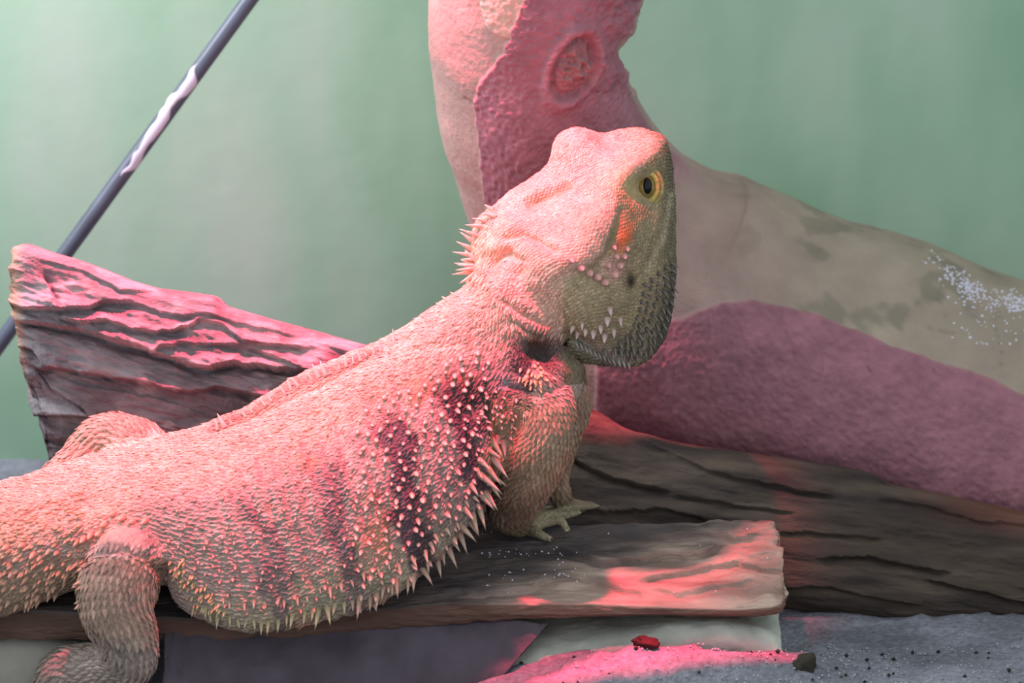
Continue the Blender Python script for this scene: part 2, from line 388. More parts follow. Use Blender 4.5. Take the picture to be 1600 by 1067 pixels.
# ------------------------------------------------------------------ dark log, right
def build_dark_log():
    w0 = 220
    us = np.linspace(640, 1820, 520)
    top = np.array([(640, 700), (780, 650), (880, 628), (910, 632), (945, 648), (980, 672), (1040, 690), (1100, 700), (1200, 714), (1300, 730), (1370, 742), (1400, 760), (1480, 775), (1600, 800), (1820, 850)], float)
    bot = np.array([(640, 960), (900, 955), (1230, 962), (1400, 985), (1600, 978), (1820, 990)], float)
    vt = np.interp(us, top[:, 0], top[:, 1]); vt = np.convolve(np.pad(vt, 6, 'edge'), np.ones(13)/13, 'valid')
    vb = np.interp(us, bot[:, 0], bot[:, 1])
    nt = 340; a = np.linspace(0, 2*np.pi, nt, endpoint=False); ca, sa = np.cos(a), np.sin(a); e = 0.85
    y = np.sign(ca)*np.abs(ca)**e; z = np.sign(sa)*np.abs(sa)**e
    c = (vt+vb)/2; hg = (vb-vt)/2
    Gu = np.repeat(us[:, None], nt, 1); Gv = c[:, None]-hg[:, None]*y[None]
    Gw = 305-np.where(z > 0, 100*z, 20*z)[None]-0*Gu+35*y[None]
    lines = [
        ([(1215, 832), (1260, 830), (1300, 836), (1372, 841)], 5, 20, 12, 4),
        ([(1284, 871), (1356, 869), (1412, 880), (1478, 894)], 6, 22, 18, 6),
        ([(1215, 916), (1272, 913), (1325, 921), (1372, 933), (1431, 943)], 5, 20, 14, 5),
        ([(1450, 905), (1537, 924), (1600, 941), (1700, 960)], 6, 20, 14, 5),
        ([(878, 709), (925, 735), (966, 750), (1000, 757), (1040, 768)], 6, 22, 18, 5),
        ([(1010, 690), (1110, 740), (1240, 765), (1300, 775)], 6, 30, 8, 14),
        ([(1060, 775), (1150, 790), (1235, 800)], 4, 18, 10, 6),
        ([(1380, 780), (1450, 790), (1530, 815), (1640, 825)], 5, 16, 8, 8),
        ([(870, 790), (960, 800), (1040, 795), (1100, 810)], 6, 22, 8, 12),
    ]
    h = ledges(Gu, Gv, lines)*(z > 0.02)[None]
    q = np.stack([Gu/160, (Gv-0.12*Gu)/26, Gw/60], -1)
    h += 6*fbm(q, 4, 61)+2.0*np.abs(fbm(q*np.array([4, 4, 1]), 3, 65))
    Gw = Gw-h*z[None]; Gv = Gv-0.4*h*y[None]
    V = close_grid(np.stack([Gu, Gv, Gw], -1)); F = grid_faces(len(us), nt)
    t = fbm(np.stack([V[:, 0]/110, (V[:, 1]-0.1*V[:, 0])/18, V[:, 2]/50], -1), 4, 5)
    k = np.clip(t*0.7+0.5, 0, 1)[:, None]
    c = lin((58, 52, 50))*(1-k)+lin((88, 78, 70))*k
    kr = (sstep(1380, 1600, V[:, 0])*sstep(840, 780, V[:, 1]-(V[:, 0]-1500)*0.2))[:, None]*0.6
    c = c*(1-kr)+lin((128, 82, 70))*kr
    tag(mesh_obj('driftwood_log', W(V, w0), F, M_wood, colors=c), 'long dark brown cracked log lying in front of the thick pale branch', 'log')
build_dark_log()

# ------------------------------------------------------------------ plank under the lizard
PL_U = [-260, 0, 300, 500, 700, 900, 1050, 1150, 1200, 1216, 1222]
PL_TB = [(905), (893), (868), (850), (835), (826), (822), (818), (818), (826), (836)]
PL_TF = [(948), (948), (962), (955), (938), (938), (944), (946), (942), (936), (926)]
PL_BF = [(992), (990), (992), (984), (964), (955), (954), (955), (950), (944), (934)]
def build_plank():
    w0 = 60
    st = []
    for u, tb, tf, bf in zip(PL_U, PL_TB, PL_TF, PL_BF):
        st.append([(u, tb, 138), (u, tb+(tf-tb)*0.33, 98), (u, tb+(tf-tb)*0.66, 52), (u, tf-4, -2), (u, tf+2, -10), (u, bf, -4), (u, bf+2, 12), (u, bf-22, 80), (u, tb+32, 138), (u, tb+18, 146)])
    G = ring_loft(st, 700, 400)
    c = G.mean(1, keepdims=True)
    u, v, w = G[..., 0], G[..., 1], G[..., 2]
    fr = (v < np.interp(u, PL_U, PL_TF)+1)*(w < 185)
    lines = [
        ([(740, 868), (800, 864), (870, 862), (904, 872), (940, 880), (988, 878), (1040, 868), (1100, 866), (1130, 850)], 7, 24, 13, 6),
        ([(1050, 845), (1100, 838), (1150, 846), (1190, 838)], 4, 12, 6, 10),
        ([(700, 922), (760, 925), (830, 918), (870, 900), (920, 905), (1010, 930)], 5, 14, 7, 8),
        ([(1000, 905), (1060, 896), (1110, 886), (1160, 876)], 5, 16, 7, 8),
        ([(1150, 878), (1190, 888), (1222, 892)], 5, 12, 9, 5),
        ([(1010, 915), (1060, 926), (1110, 918), (1180, 908)], 4, 12, 6, 8),
    ]
    h = ledges(u, v, lines)*fr
    q = np.stack([u/110, v/22, w/30], -1)
    h += 3.2*fbm(q, 4, 81)+1.5*np.abs(fbm(q*3, 3, 83))+1.3*fbm(np.stack([u/22, v/6, w/9], -1), 3, 88)
    br = sstep(1000, 1180, u)*fr; h += br*7*fbm(np.stack([u/40, v/16, w/40], -1), 4, 85)
    n = vnormals(close_grid(G), grid_faces(700, 400))[:-2].reshape(G.shape)
    if (n[300, 60]@(G[300, 60]-G[300].mean(0))) < 0: n = -n
    G2 = G+n*h[..., None]
    V = close_grid(G2); F = grid_faces(700, 400)
    U_, V_ = V[:, 0], V[:, 1]
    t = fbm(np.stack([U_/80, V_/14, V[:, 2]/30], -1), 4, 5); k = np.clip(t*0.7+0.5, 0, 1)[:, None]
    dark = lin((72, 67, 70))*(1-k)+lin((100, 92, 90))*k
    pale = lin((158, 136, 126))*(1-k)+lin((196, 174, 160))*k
    m1 = sstep(840, 1110, U_+(V_-880)*3.6+30*t)*(V_ < 955)  # bleached end; lit pale and shaded dark zones painted into the wood
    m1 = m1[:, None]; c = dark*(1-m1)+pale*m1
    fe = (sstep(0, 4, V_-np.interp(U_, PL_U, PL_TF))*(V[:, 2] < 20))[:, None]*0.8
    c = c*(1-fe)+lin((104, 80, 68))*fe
    root = empty('driftwood_plank', Wv((600, 960, 80), w0))
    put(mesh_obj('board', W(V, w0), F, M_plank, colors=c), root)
    bv = BVHTree.FromPolygons([tuple(x) for x in V], F)
    GV, GF = [], []
    for i in range(70):
        r_ = random.random()
        if r_ < 0.4: cu, cv = random.uniform(750, 905), 866+random.gauss(0, 3)
        elif r_ < 0.7: cu, cv = random.uniform(780, 925), 897+random.gauss(0, 6)
        else: cu, cv = random.uniform(750, 1210), random.uniform(830, 930)
        r = random.uniform(0.8, 2.2); hit = bv.ray_cast(Vector((cu, cv, -300)), Vector((0, 0, 1)))
        if hit[0] is None: continue
        p = np.array(hit[0]); b = len(GV)
        for s_ in ((1, 0, 0), (-1, 0, 0), (0, 1, 0), (0, -1, 0), (0, 0, 1), (0, 0, -1)): GV.append(p+np.array(s_)*r)
        for f in ((0, 2, 4), (2, 1, 4), (1, 3, 4), (3, 0, 4), (2, 0, 5), (1, 2, 5), (3, 1, 5), (0, 3, 5)): GF.append([b+x for x in f])
    tag(put(mesh_obj('white_grit', W(np.array(GV), w0), GF, M_grit), root), 'white specks', kind='stuff')
    tag(root, 'flat weathered plank with a pale broken right end, under the lizard', 'plank')
    return bv
build_plank()

# ------------------------------------------------------------------ rocks under the plank
def slab(name, st, w0, colr, seed, amp, label, cat, nu=220, nt=160, m=None):
    G = ring_loft(st, nu, nt); n = vnormals(close_grid(G), grid_faces(nu, nt))[:-2].reshape(G.shape)
    if (n[nu//2, 5]@(G[nu//2, 5]-G[nu//2].mean(0))) < 0: n = -n
    G = G+n*(amp*fbm(G/50, 4, seed)+amp*0.25*fbm(G/10, 3, seed+4))[..., None]
    V = close_grid(G); c = lin(colr)*(1+0.18*fbm(V/60, 3, seed+9)[:, None])
    o = mesh_obj(name, W(V, w0), grid_faces(nu, nt), m or M_rock, colors=c)
    return tag(o, label, cat)
# dark support block below the middle of the plank
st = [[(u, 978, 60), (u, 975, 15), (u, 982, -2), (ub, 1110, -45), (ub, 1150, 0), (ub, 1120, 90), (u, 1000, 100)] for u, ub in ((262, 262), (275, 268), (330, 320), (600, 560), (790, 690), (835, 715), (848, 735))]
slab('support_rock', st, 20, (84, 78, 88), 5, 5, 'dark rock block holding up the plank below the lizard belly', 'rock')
# grey-green slab behind it
st = [[(u, 960, 250), (u, 950+dv*0.2, 150), (u, 985+dv, 22), (u, 1030+dv, 4), (u, 1060+dv, 60), (u, 1010, 240)] for u, dv in ((690, 34), (720, 34), (820, 25), (950, 2), (1050, -15), (1140, -20), (1195, -8), (1215, 8))]
slab('rock_slab', st, 120, (170, 176, 168), 15, 3, 'grey-green sloping stone slab under the right half of the plank', 'stone')
st = [[(u, 990+dv, 140), (u, 988+dv, 80), (u, 994+dv, 30), (u, 1040+dv*0.5, 18), (u, 1120, 16), (u, 1130, 70), (u, 1110, 140)] for u, dv in ((-240, -5), (-100, -5), (0, 0), (80, 5), (150, 14), (172, 40))]
slab('flat_stone', st, 30, (150, 150, 142), 25, 1.5, 'pale grey stone in the bottom left corner under the plank', 'stone')

def lump(name, u, v, w, r, colr, seed, label, cat, group=None, sq=(1, 0.7, 1)):
    nt, ns = 28, 18
    th = np.linspace(0.02, math.pi-0.02, ns)[:, None]; ph = np.linspace(0, 2*np.pi, nt, endpoint=False)[None]
    d = np.stack([np.sin(th)*np.cos(ph), -np.cos(th)+0*ph, np.sin(th)*np.sin(ph)], -1)
    rr = r*(1+0.35*fbm(d*1.6+seed, 3, seed))
    G = np.array([u, v, w])+d*rr[..., None]*np.array(sq)
    V = close_grid(G); o = mesh_obj(name, W(V, w), grid_faces(ns, nt), M_rock, colors=lin(colr)*(1+0.2*fbm(V/6, 2, seed)[:, None]))
    return tag(o, label, cat, group)

# ------------------------------------------------------------------ the bearded dragon
LW0 = 20
# control rings: far edge, dorsal ridge, mid flank, lower flank, under edge, belly, far belly
def RG(T, R, M, B, K): return [T, R, M, B, K]
TORSO = [
 # far top margin        ridge               upper flank          lower flank margin     underside
 [(-330, 835, 60), (-330, 875, -10), (-335, 930, -55), (-345, 1010, -30), (-335, 980, 90)],
 [(-150, 795, 75), (-150, 840, -5), (-155, 900, -60), (-165, 990, -35), (-155, 950, 100)],
 [(0, 757, 90), (0, 805, 0), (0, 870, -65), (0, 962, -35), (0, 905, 110)],
 [(110, 722, 100), (118, 775, 5), (125, 830, -60), (135, 912, -30), (125, 865, 120)],
 [(210, 694, 115), (225, 738, 15), (235, 800, -60), (245, 905, -45), (240, 860, 125)],
 [(300, 678, 130), (320, 706, 25), (315, 800, -70), (305, 953, -55), (310, 880, 125)],
 [(372, 650, 140), (415, 676, 30), (430, 790, -80), (400, 978, -70), (400, 880, 120)],
 [(445, 606, 145), (490, 640, 30), (530, 770, -85), (505, 962, -80), (500, 860, 110)],
 [(515, 578, 145), (560, 604, 28), (620, 725, -80), (610, 925, -78), (590, 830, 100)],
 [(588, 548, 140), (625, 566, 25), (700, 680, -70), (692, 862, -68), (670, 780, 95)],
 [(645, 514, 130), (680, 530, 20), (762, 640, -45), (750, 792, -45), (730, 715, 95)],
 [(692, 478, 120), (725, 500, 15), (800, 590, -25), (800, 710, -15), (780, 640, 100)],
 [(728, 452, 110), (755, 474, 5), (815, 535, -25), (850, 640, 0), (815, 575, 105)],
 [(742, 420, 105), (770, 445, 0), (820, 492, -25), (868, 560, 5), (840, 515, 105)],
 [(760, 380, 100), (800, 415, 10), (850, 470, -10), (890, 520, 15), (870, 470, 100)],
]
HEAD = [
 [(744, 395, 95), (768, 415, 45), (805, 455, 0), (845, 500, 5), (868, 512, 30), (840, 450, 125)],
 [(745, 347, 95), (785, 362, 40), (850, 415, -38), (890, 470, -28), (915, 530, 15), (860, 420, 140)],
 [(800, 302, 105), (845, 322, 42), (905, 388, -52), (948, 440, -30), (955, 562, 20), (920, 420, 155)],
 [(856, 262, 112), (892, 285, 42), (948, 345, -52), (990, 420, -22), (1000, 572, 50), (970, 410, 165)],
 [(885, 215, 122), (925, 240, 58), (972, 288, -34), (1020, 380, 0), (1042, 525, 72), (1000, 350, 175)],
 [(935, 207, 128), (968, 222, 72), (1008, 246, -4), (1042, 320, 26), (1057, 430, 88), (1020, 300, 175)],
 [(1000, 200, 132), (1018, 206, 105), (1038, 216, 52), (1052, 262, 64), (1058, 335, 112), (1040, 262, 170)],
 [(1026, 215, 128), (1032, 216, 115), (1042, 226, 92), (1049, 252, 95), (1052, 290, 125), (1042, 255, 150)],
]
ARM = [(795, 628, 15, 40), (845, 630, -8, 46), (856, 668, -22, 44), (838, 712, -8, 46), (815, 760, 36, 45), (800, 796, 88, 40), (812, 822, 122, 24), (835, 828, 132, 16)]
FARARM = [(850, 600, 60, 42), (885, 600, 70, 33), (893, 640, 80, 30), (880, 690, 108, 28), (868, 740, 138, 24), (880, 790, 165, 16)]
THIGH = [(225, 850, -20, 52), (200, 890, -70, 62), (193, 940, -88, 57), (208, 990, -78, 46), (205, 1030, -62, 42), (150, 1042, -35, 40), (105, 1050, -15, 40), (80, 1085, 0, 30), (60, 1115, 10, 20)]
FARLEG = [(230, 745, 130, 55), (190, 712, 150, 58), (150, 700, 158, 50), (115, 730, 150, 42), (80, 762, 138, 38), (40, 790, 120, 32), (0, 840, 110, 20)]
CHEST = [(800, 560, 25, 50), (850, 575, 25, 48), (875, 600, 30, 36), (860, 640, 35, 40)]
THROAT = [(885, 520, 50, 34), (930, 530, 60, 38), (985, 532, 72, 40), (1012, 500, 78, 38)]
GR = {}
def part(nm, G, kind): GR[nm] = (G, kind)
part('torso', ring_loft(TORSO, 260, 150), 0)
part('head', ring_loft(HEAD, 140, 120), 1)
part('arm', tube_grid(ARM, 70, 40), 2)
part('farm', tube_grid(FARARM, 60, 36), 3)
part('thigh', tube_grid(THIGH, 90, 44), 4)
part('fleg', tube_grid(FARLEG, 90, 44), 5)
part('chest', tube_grid(CHEST, 40, 36), 6)
part('throat', tube_grid(THROAT, 40, 36), 7)
# near hand, five fingers
FINGERS = [[(830, 824, 128, 11), (855, 812, 132, 8.5), (885, 810, 136, 6.5), (908, 804, 136, 4.5)],
           [(830, 828, 126, 11), (855, 820, 126, 8.5), (877, 818, 118, 6.5), (888, 834, 110, 4.5)],
           [(828, 828, 131, 11), (845, 818, 146, 8), (872, 806, 154, 6.5), (896, 803, 158, 4.5)],
           [(822, 830, 121, 10), (838, 836, 112, 7.5), (850, 842, 104, 6), (862, 846, 98, 4)],
           [(822, 826, 136, 10), (838, 815, 156, 7.5), (852, 804, 166, 6), (866, 801, 172, 4)]]
for i, f in enumerate(FINGERS): part('finger%d' % i, tube_grid(f, 24, 18), 8)
TOES = [[(80, 1080, 0, 18), (40, 1100, -10, 11), (5, 1112, -22, 9), (-25, 1122, -30, 6)],
        [(75, 1085, -5, 18), (50, 1112, -30, 11), (25, 1124, -50, 9), (5, 1134, -60, 6)],
        [(80, 1080, 5, 18), (30, 1090, 10, 11), (-10, 1100, 8, 9), (-50, 1108, 2, 6)],
        [(85, 1090, -5, 16), (80, 1118, -30, 10), (75, 1130, -48, 8), (70, 1138, -58, 5)],
        [(80, 1085, 10, 16), (50, 1096, 30, 10), (20, 1100, 40, 8), (0, 1106, 45, 5)]]
for i, f in enumerate(TOES): part('toe%d' % i, tube_grid(f, 24, 18), 9)
part('farhand', tube_grid([(880, 790, 165, 16), (900, 797, 182, 10), (925, 797, 190, 7), (940, 797, 194, 4)], 20, 16), 8)

AV, AF, off = [], [], 0
for nm, (G, k) in GR.items():
    V = close_grid(G); F = grid_faces(G.shape[0], G.shape[1])
    # make every piece wind outwards
    c = V.mean(0); q = np.array([f for f in F if len(f) == 4]); a, b_, d_ = V[q[:, 0]], V[q[:, 1]], V[q[:, 3]]
    vol = np.sum(np.cross(b_-a, d_-a)*(a-c))
    if vol < 0: F = [f[::-1] for f in F]
    AV.append(V); AF += [[x+off for x in f] for f in F]; off += len(V)
AV = np.vstack(AV)
me = bpy.data.meshes.new('tmp'); me.from_pydata(AV.tolist(), [], AF); me.update()
to = bpy.data.objects.new('tmp', me); COL.objects.link(to)
md = to.modifiers.new('r', 'REMESH'); md.mode = 'VOXEL'; md.voxel_size = 2.3; md.adaptivity = 0
ev = to.evaluated_get(bpy.context.evaluated_depsgraph_get()); em = ev.to_mesh()
nv = len(em.vertices); BV = np.zeros(nv*3); em.vertices.foreach_get('co', BV); BV = BV.reshape(-1, 3).copy()
npoly = len(em.polygons); lv = np.zeros(len(em.loops), int); em.loops.foreach_get('vertex_index', lv)
BF = lv.reshape(-1, 4).copy() if len(lv) == npoly*4 else None
ev.to_mesh_clear(); bpy.data.objects.remove(to); bpy.data.meshes.remove(me)
ed = np.vstack([BF[:, [0, 1]], BF[:, [1, 2]], BF[:, [2, 3]], BF[:, [3, 0]]])
deg = np.bincount(ed.ravel(), minlength=nv).astype(float)
def smooth(V, it, lam=0.6, wgt=None):
    for _ in range(it):
        A = np.zeros_like(V)
        for k in range(3):
            A[:, k] = np.bincount(ed[:, 0], V[ed[:, 1], k], nv)+np.bincount(ed[:, 1], V[ed[:, 0], k], nv)
        dlt = A/deg[:, None]-V
        V = V+lam*dlt*(1 if wgt is None else wgt[:, None])
    return V
small = ((BV[:, 0] > 828) & (BV[:, 1] > 795) & (BV[:, 1] < 850)) | ((BV[:, 0] < 60) & (BV[:, 1] > 1075))
BV = smooth(BV, 12, 0.6, np.where(small, 0.15, 1.0))

def seg_dist(P, poly):
    d = np.full(len(P), 1e9); poly = np.array(poly, float)
    for a, b in zip(poly[:-1], poly[1:]):
        ab = b-a; t = np.clip(((P-a)@ab)/(ab@ab), 0, 1); d = np.minimum(d, np.linalg.norm(P-(a+t[:, None]*ab), axis=1))
    return d
BFl = BF.tolist()
N0 = vnormals(BV, BFl)
u, v, w = BV.T; P2 = BV[:, :2]
facing = sstep(0.25, -0.15, N0[:, 2])           # camera-facing half
h = np.zeros(nv)
def bump(cu, cv, r, a, ru=None, rot=0, f=None):
    global h
    c_, s_ = math.cos(math.radians(rot)), math.sin(math.radians(rot))
    x = ((u-cu)*c_+(v-cv)*s_)/r; y = (-(u-cu)*s_+(v-cv)*c_)/(ru or r)
    h += a*np.exp(-(x*x+y*y))*(facing if f is None else f)
def groove(poly, wd, a):
    global h
    h += a*np.exp(-(seg_dist(P2, poly)/wd)**2)*facing
# head modelling
bump(900, 222, 30, 15, f=1.0)   # far brow
bump(948, 214, 14, -6, f=1.0); bump(925, 255, 22, -5)
bump(985, 268, 36, 11, 14, -40)              # near brow ridge
bump(1015, 216, 26, 7, f=1.0)                       # snout
bump(965, 238, 18, -4)
bump(930, 345, 32, 12, 24, -50)              # temple muscle
bump(1006, 294, 26, -15, 22)                 # eye socket
groove([(968, 330), (962, 360), (945, 400), (925, 425)], 7, -7)
groove([(905, 300), (925, 320), (900, 350)], 14, -4)
groove([(830, 318), (870, 300), (885, 292)], 8, -7)   # groove on the back of the head
bump(840, 300, 26, 7, 14, -28)
groove([(790, 372), (815, 365), (845, 378), (862, 392)], 6, -8)
groove([(765, 418), (780, 400), (792, 392)], 6, -9)
groove([(795, 400), (815, 408), (812, 425)], 8, -6)
bump(775, 385, 16, 7, 12, -30); bump(800, 350, 24, 5)
bump(735, 395, 24, 8)
groove([(1050, 300), (1035, 370), (1010, 420), (985, 450)], 4, -4)   # mouth line
groove([(1030, 310), (1020, 360), (1000, 410)], 5, 3.5)
bump(985, 440, 10, -9, 15)                   # ear hole
bump(965, 470, 30, 6); groove([(870, 440), (900, 425), (940, 445)], 7, -4)
for k in range(6): groove([(855+k*14, 462+k*3), (868+k*14, 488+k*5), (875+k*13, 508+k*4)], 2.6, -2.6)
groove([(893, 520), (920, 545), (955, 560)], 5, -5)
# neck folds and the dark hollow over the shoulder
bump(845, 548, 30, -26, 20, 30); bump(838, 592, 20, 14, 15, 20)
bump(735, 640, 26, -9, 16, -30); groove([(788, 470), (815, 490), (850, 505)], 7, -6)
groove([(800, 500), (825, 516), (845, 522)], 4, -4)
groove([(765, 640), (785, 690), (770, 750)], 9, -13); groove([(790, 600), (840, 615), (880, 600)], 6, -6)
bump(905, 575, 14, 9, 12)
# dorsal line and creases of the skin
groove([(0, 800), (120, 770), (230, 735), (320, 705), (415, 672), (490, 638), (560, 600), (625, 562), (690, 522), (735, 490)], 14, 5)
groove([(130, 760), (180, 800), (150, 850)], 12, -4)
groove([(145, 872), (165, 856), (205, 850), (245, 862), (268, 895)], 6, -9)
groove([(268, 880), (262, 930)], 8, -8)
groove([(165, 985), (175, 1000), (200, 1010)], 6, -7)
groove([(330, 672), (400, 648), (450, 622), (520, 590), (570, 560)], 6, -7)
# wavy transverse rows on the flank
ax_ = (u*0.80-v*0.25)
rows = np.sin(ax_/3.5+1.2*vn(np.stack([u/40, v/40, w/60], -1), 3))
fl = sstep(250, 420, u)*sstep(790, 700, u)*sstep(0, 30, v-np.interp(u, [250, 415, 560, 735], [745, 690, 618, 500]))*facing
h += 2.8*rows*fl*(0.6+0.6*vn(np.stack([u/12, v/12, w/30], -1), 5))
h += 2.0*fbm(np.stack([u/38, v/38, w/38], -1), 3, 91)+0.9*fbm(np.stack([u/9, v/9, w/9], -1), 2, 93)*np.where(small, 0, 1)
h *= np.where(small, 0.1, 1)
BV = BV+N0*h[:, None]
# the belly and tail lie on the plank: nothing sinks below its top face
u_, v_, w_ = BV.T
tb_ = np.interp(u_, PL_U, PL_TB); tf_ = np.interp(u_, PL_U, PL_TF)
lim = tf_+(tb_-tf_)*(w_+4)/142-3
kk_ = sstep(-30, -14, w_)*(u_ < 835)*(v_ < np.where(u_ < 300, 978, 1005))*np.where((u_ > 60) & (u_ < 262), w_ > 12, 1)
BV[:, 1] = v_-np.clip(v_-lim, 0, None)*kk_
NB = vnormals(BV, BFl)
bvh = BVHTree.FromPolygons([tuple(x) for x in BV.tolist()], BFl)

TXP = [-200, 0, 120, 230, 320, 415, 490, 560, 625, 690, 760]; TXV = [850, 800, 770, 735, 705, 672, 638, 600, 562, 522, 474]
def skin_color(P):
    u, v, w = P.T; P2 = P[:, :2]
    n1 = fbm(P/22, 3, 101); n2 = fbm(P/60, 3, 104)
    c = np.tile(lin((198, 160, 144)), (len(P), 1))
    def mix(col, k):
        nonlocal c
        k = np.clip(k, 0, 1)[:, None]; c = c*(1-k)+lin(col)*k
    rid = v-np.interp(u, TXP, TXV)
    body = (v > 460+(u-700)*0.3) | (u < 700)
    # grey-olive flanks and belly edge
    mix((158, 142, 136), sstep(5, 110, rid+30*n2)*body*0.92)
    mix((150, 144, 120), sstep(880, 960, v+(u-400)*0.35)*sstep(230, 300, u)*0.7*(u < 820))
    # orange-brown patches and dark bars between the rows
    mix((196, 128, 92), sstep(0.1, 0.7, n2)*sstep(10, 60, rid)*sstep(380, 520, u)*body*0.5)
    bars = np.sin((u*0.80-v*0.25)/15.5+0.9*n2*1.5)
    reg = sstep(480, 640, u)*sstep(40, 110, rid)*(u < 830)*(v < 900)
    mix((52, 38, 50), sstep(0.0, 0.8, bars+0.35*n1)*reg*0.9)
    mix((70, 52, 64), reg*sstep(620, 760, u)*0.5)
    reg2 = sstep(300, 420, u)*sstep(60, 130, rid)*(u < 650)
    mix((92, 76, 86), sstep(0.2, 0.9, bars+0.4*n1)*reg2*0.6)
    for (cu, cv, ru, rv, k) in ((740, 615, 42, 30, .9), (843, 550, 52, 32, .95), (785, 640, 44, 36, .75), (860, 590, 20, 30, .35)):  # shade in the neck and shoulder hollows painted dark, plus dark mottling
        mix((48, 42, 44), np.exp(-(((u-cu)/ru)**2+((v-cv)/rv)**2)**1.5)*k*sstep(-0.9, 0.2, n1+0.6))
    mix((150, 160, 170), np.exp(-(((u-790)/16)**2+((v-610)/18)**2))*sstep(0, .5, n1)*0.8)
    # legs
    arm = (u > 765)*sstep(595, 650, v)*(v < 860); mix((138, 116, 92), arm*0.8); mix((112, 98, 80), arm*sstep(760, 800, v)); mix((150, 142, 118), arm*sstep(825, 845, u)*sstep(790, 800, v))
    th = (u < 268)*(v > 865)*(w < 0)*(u > 50); mix((150, 126, 110), th*0.8); mix((142, 130, 122), (u < 268)*(w < 20)*(u > -60)*sstep(975, 1010, v))
    fl_ = (w > 100)*(u < 225)*(v < 800); mix((146, 136, 120), fl_*0.85)
    mix((136, 116, 96), sstep(60, 140, rid)*(u < 140)*(v < 1000)*0.9)
    # head: sandy crown, olive side of the face
    hd = (u > 730)*(v < 600)*(u-730 > (v-520)*1.2)
    side = np.array([(1052, 212), (1000, 262), (962, 300), (958, 340), (940, 395), (905, 428), (870, 440)], float)
    sv = np.interp(u, side[::-1, 0], side[::-1, 1]); k = sstep(-6, 8, v-sv)*(u > 880)*hd
    mix((138, 126, 98), k*0.95); mix((112, 104, 84), k*sstep(1025, 1050, u)); mix((96, 90, 80), k*sstep(490, 560, v)*0.6)
    mix((168, 152, 112), np.exp(-(((u-985)/24)**2+((v-295)/26)**2))*hd)
    mix((176, 162, 130), (np.exp(-(((u-905)/38)**2+((v-465)/34)**2))*hd*0.8))
    mix((214, 104, 66), np.exp(-((((u-975)+(v-370)*0.25)/12)**2+((v-372)/26)**2))*sstep(-.3, .2, n1)*hd)
    mix((204, 160, 150), np.exp(-(((u-955)/20)**2+((v-418)/18)**2))*hd*0.7)
    mix((58, 48, 44), np.exp(-(((u-985)/8)**2+((v-440)/14)**2)*1.3)*hd)
    mix((62, 58, 58), sstep(1020, 1050, u+(v-480)*0.25)*sstep(380, 430, v)*hd*0.8)
    mix((150, 140, 112), np.exp(-(seg_dist(P2, [(830, 318), (870, 300), (885, 292)])/8)**2)*0.7)
    mix((164, 154, 130), np.exp(-(seg_dist(P2, [(1050, 300), (1036, 370), (1012, 420)])/5)**2)*hd*0.7)
    mix((170, 166, 156), np.exp(-(seg_dist(P2, [(905, 535), (935, 552), (965, 562)])/9)**2)*hd*0.7)
    mix((142, 112, 100), np.exp(-(seg_dist(P2, [(330, 668), (400, 642), (450, 606), (520, 578), (590, 550)])/9)**2)*0.8)
    mix((222, 190, 160), np.exp(-(((u-745)/40)**2+((v-385)/45)**2))*hd*0.5)
    return np.clip(c*(1+0.16*n1[:, None]), 0.01, 0.9)
dragon = empty('bearded_dragon', Wv((480, 975, 20), LW0))
tag(dragon, 'spiny bearded dragon lizard looking away with raised head, lying on the plank', 'lizard')
BCOL = skin_color(BV)
put(mesh_obj('body', W(BV, LW0), BFl, M_skin, colors=BCOL), dragon)

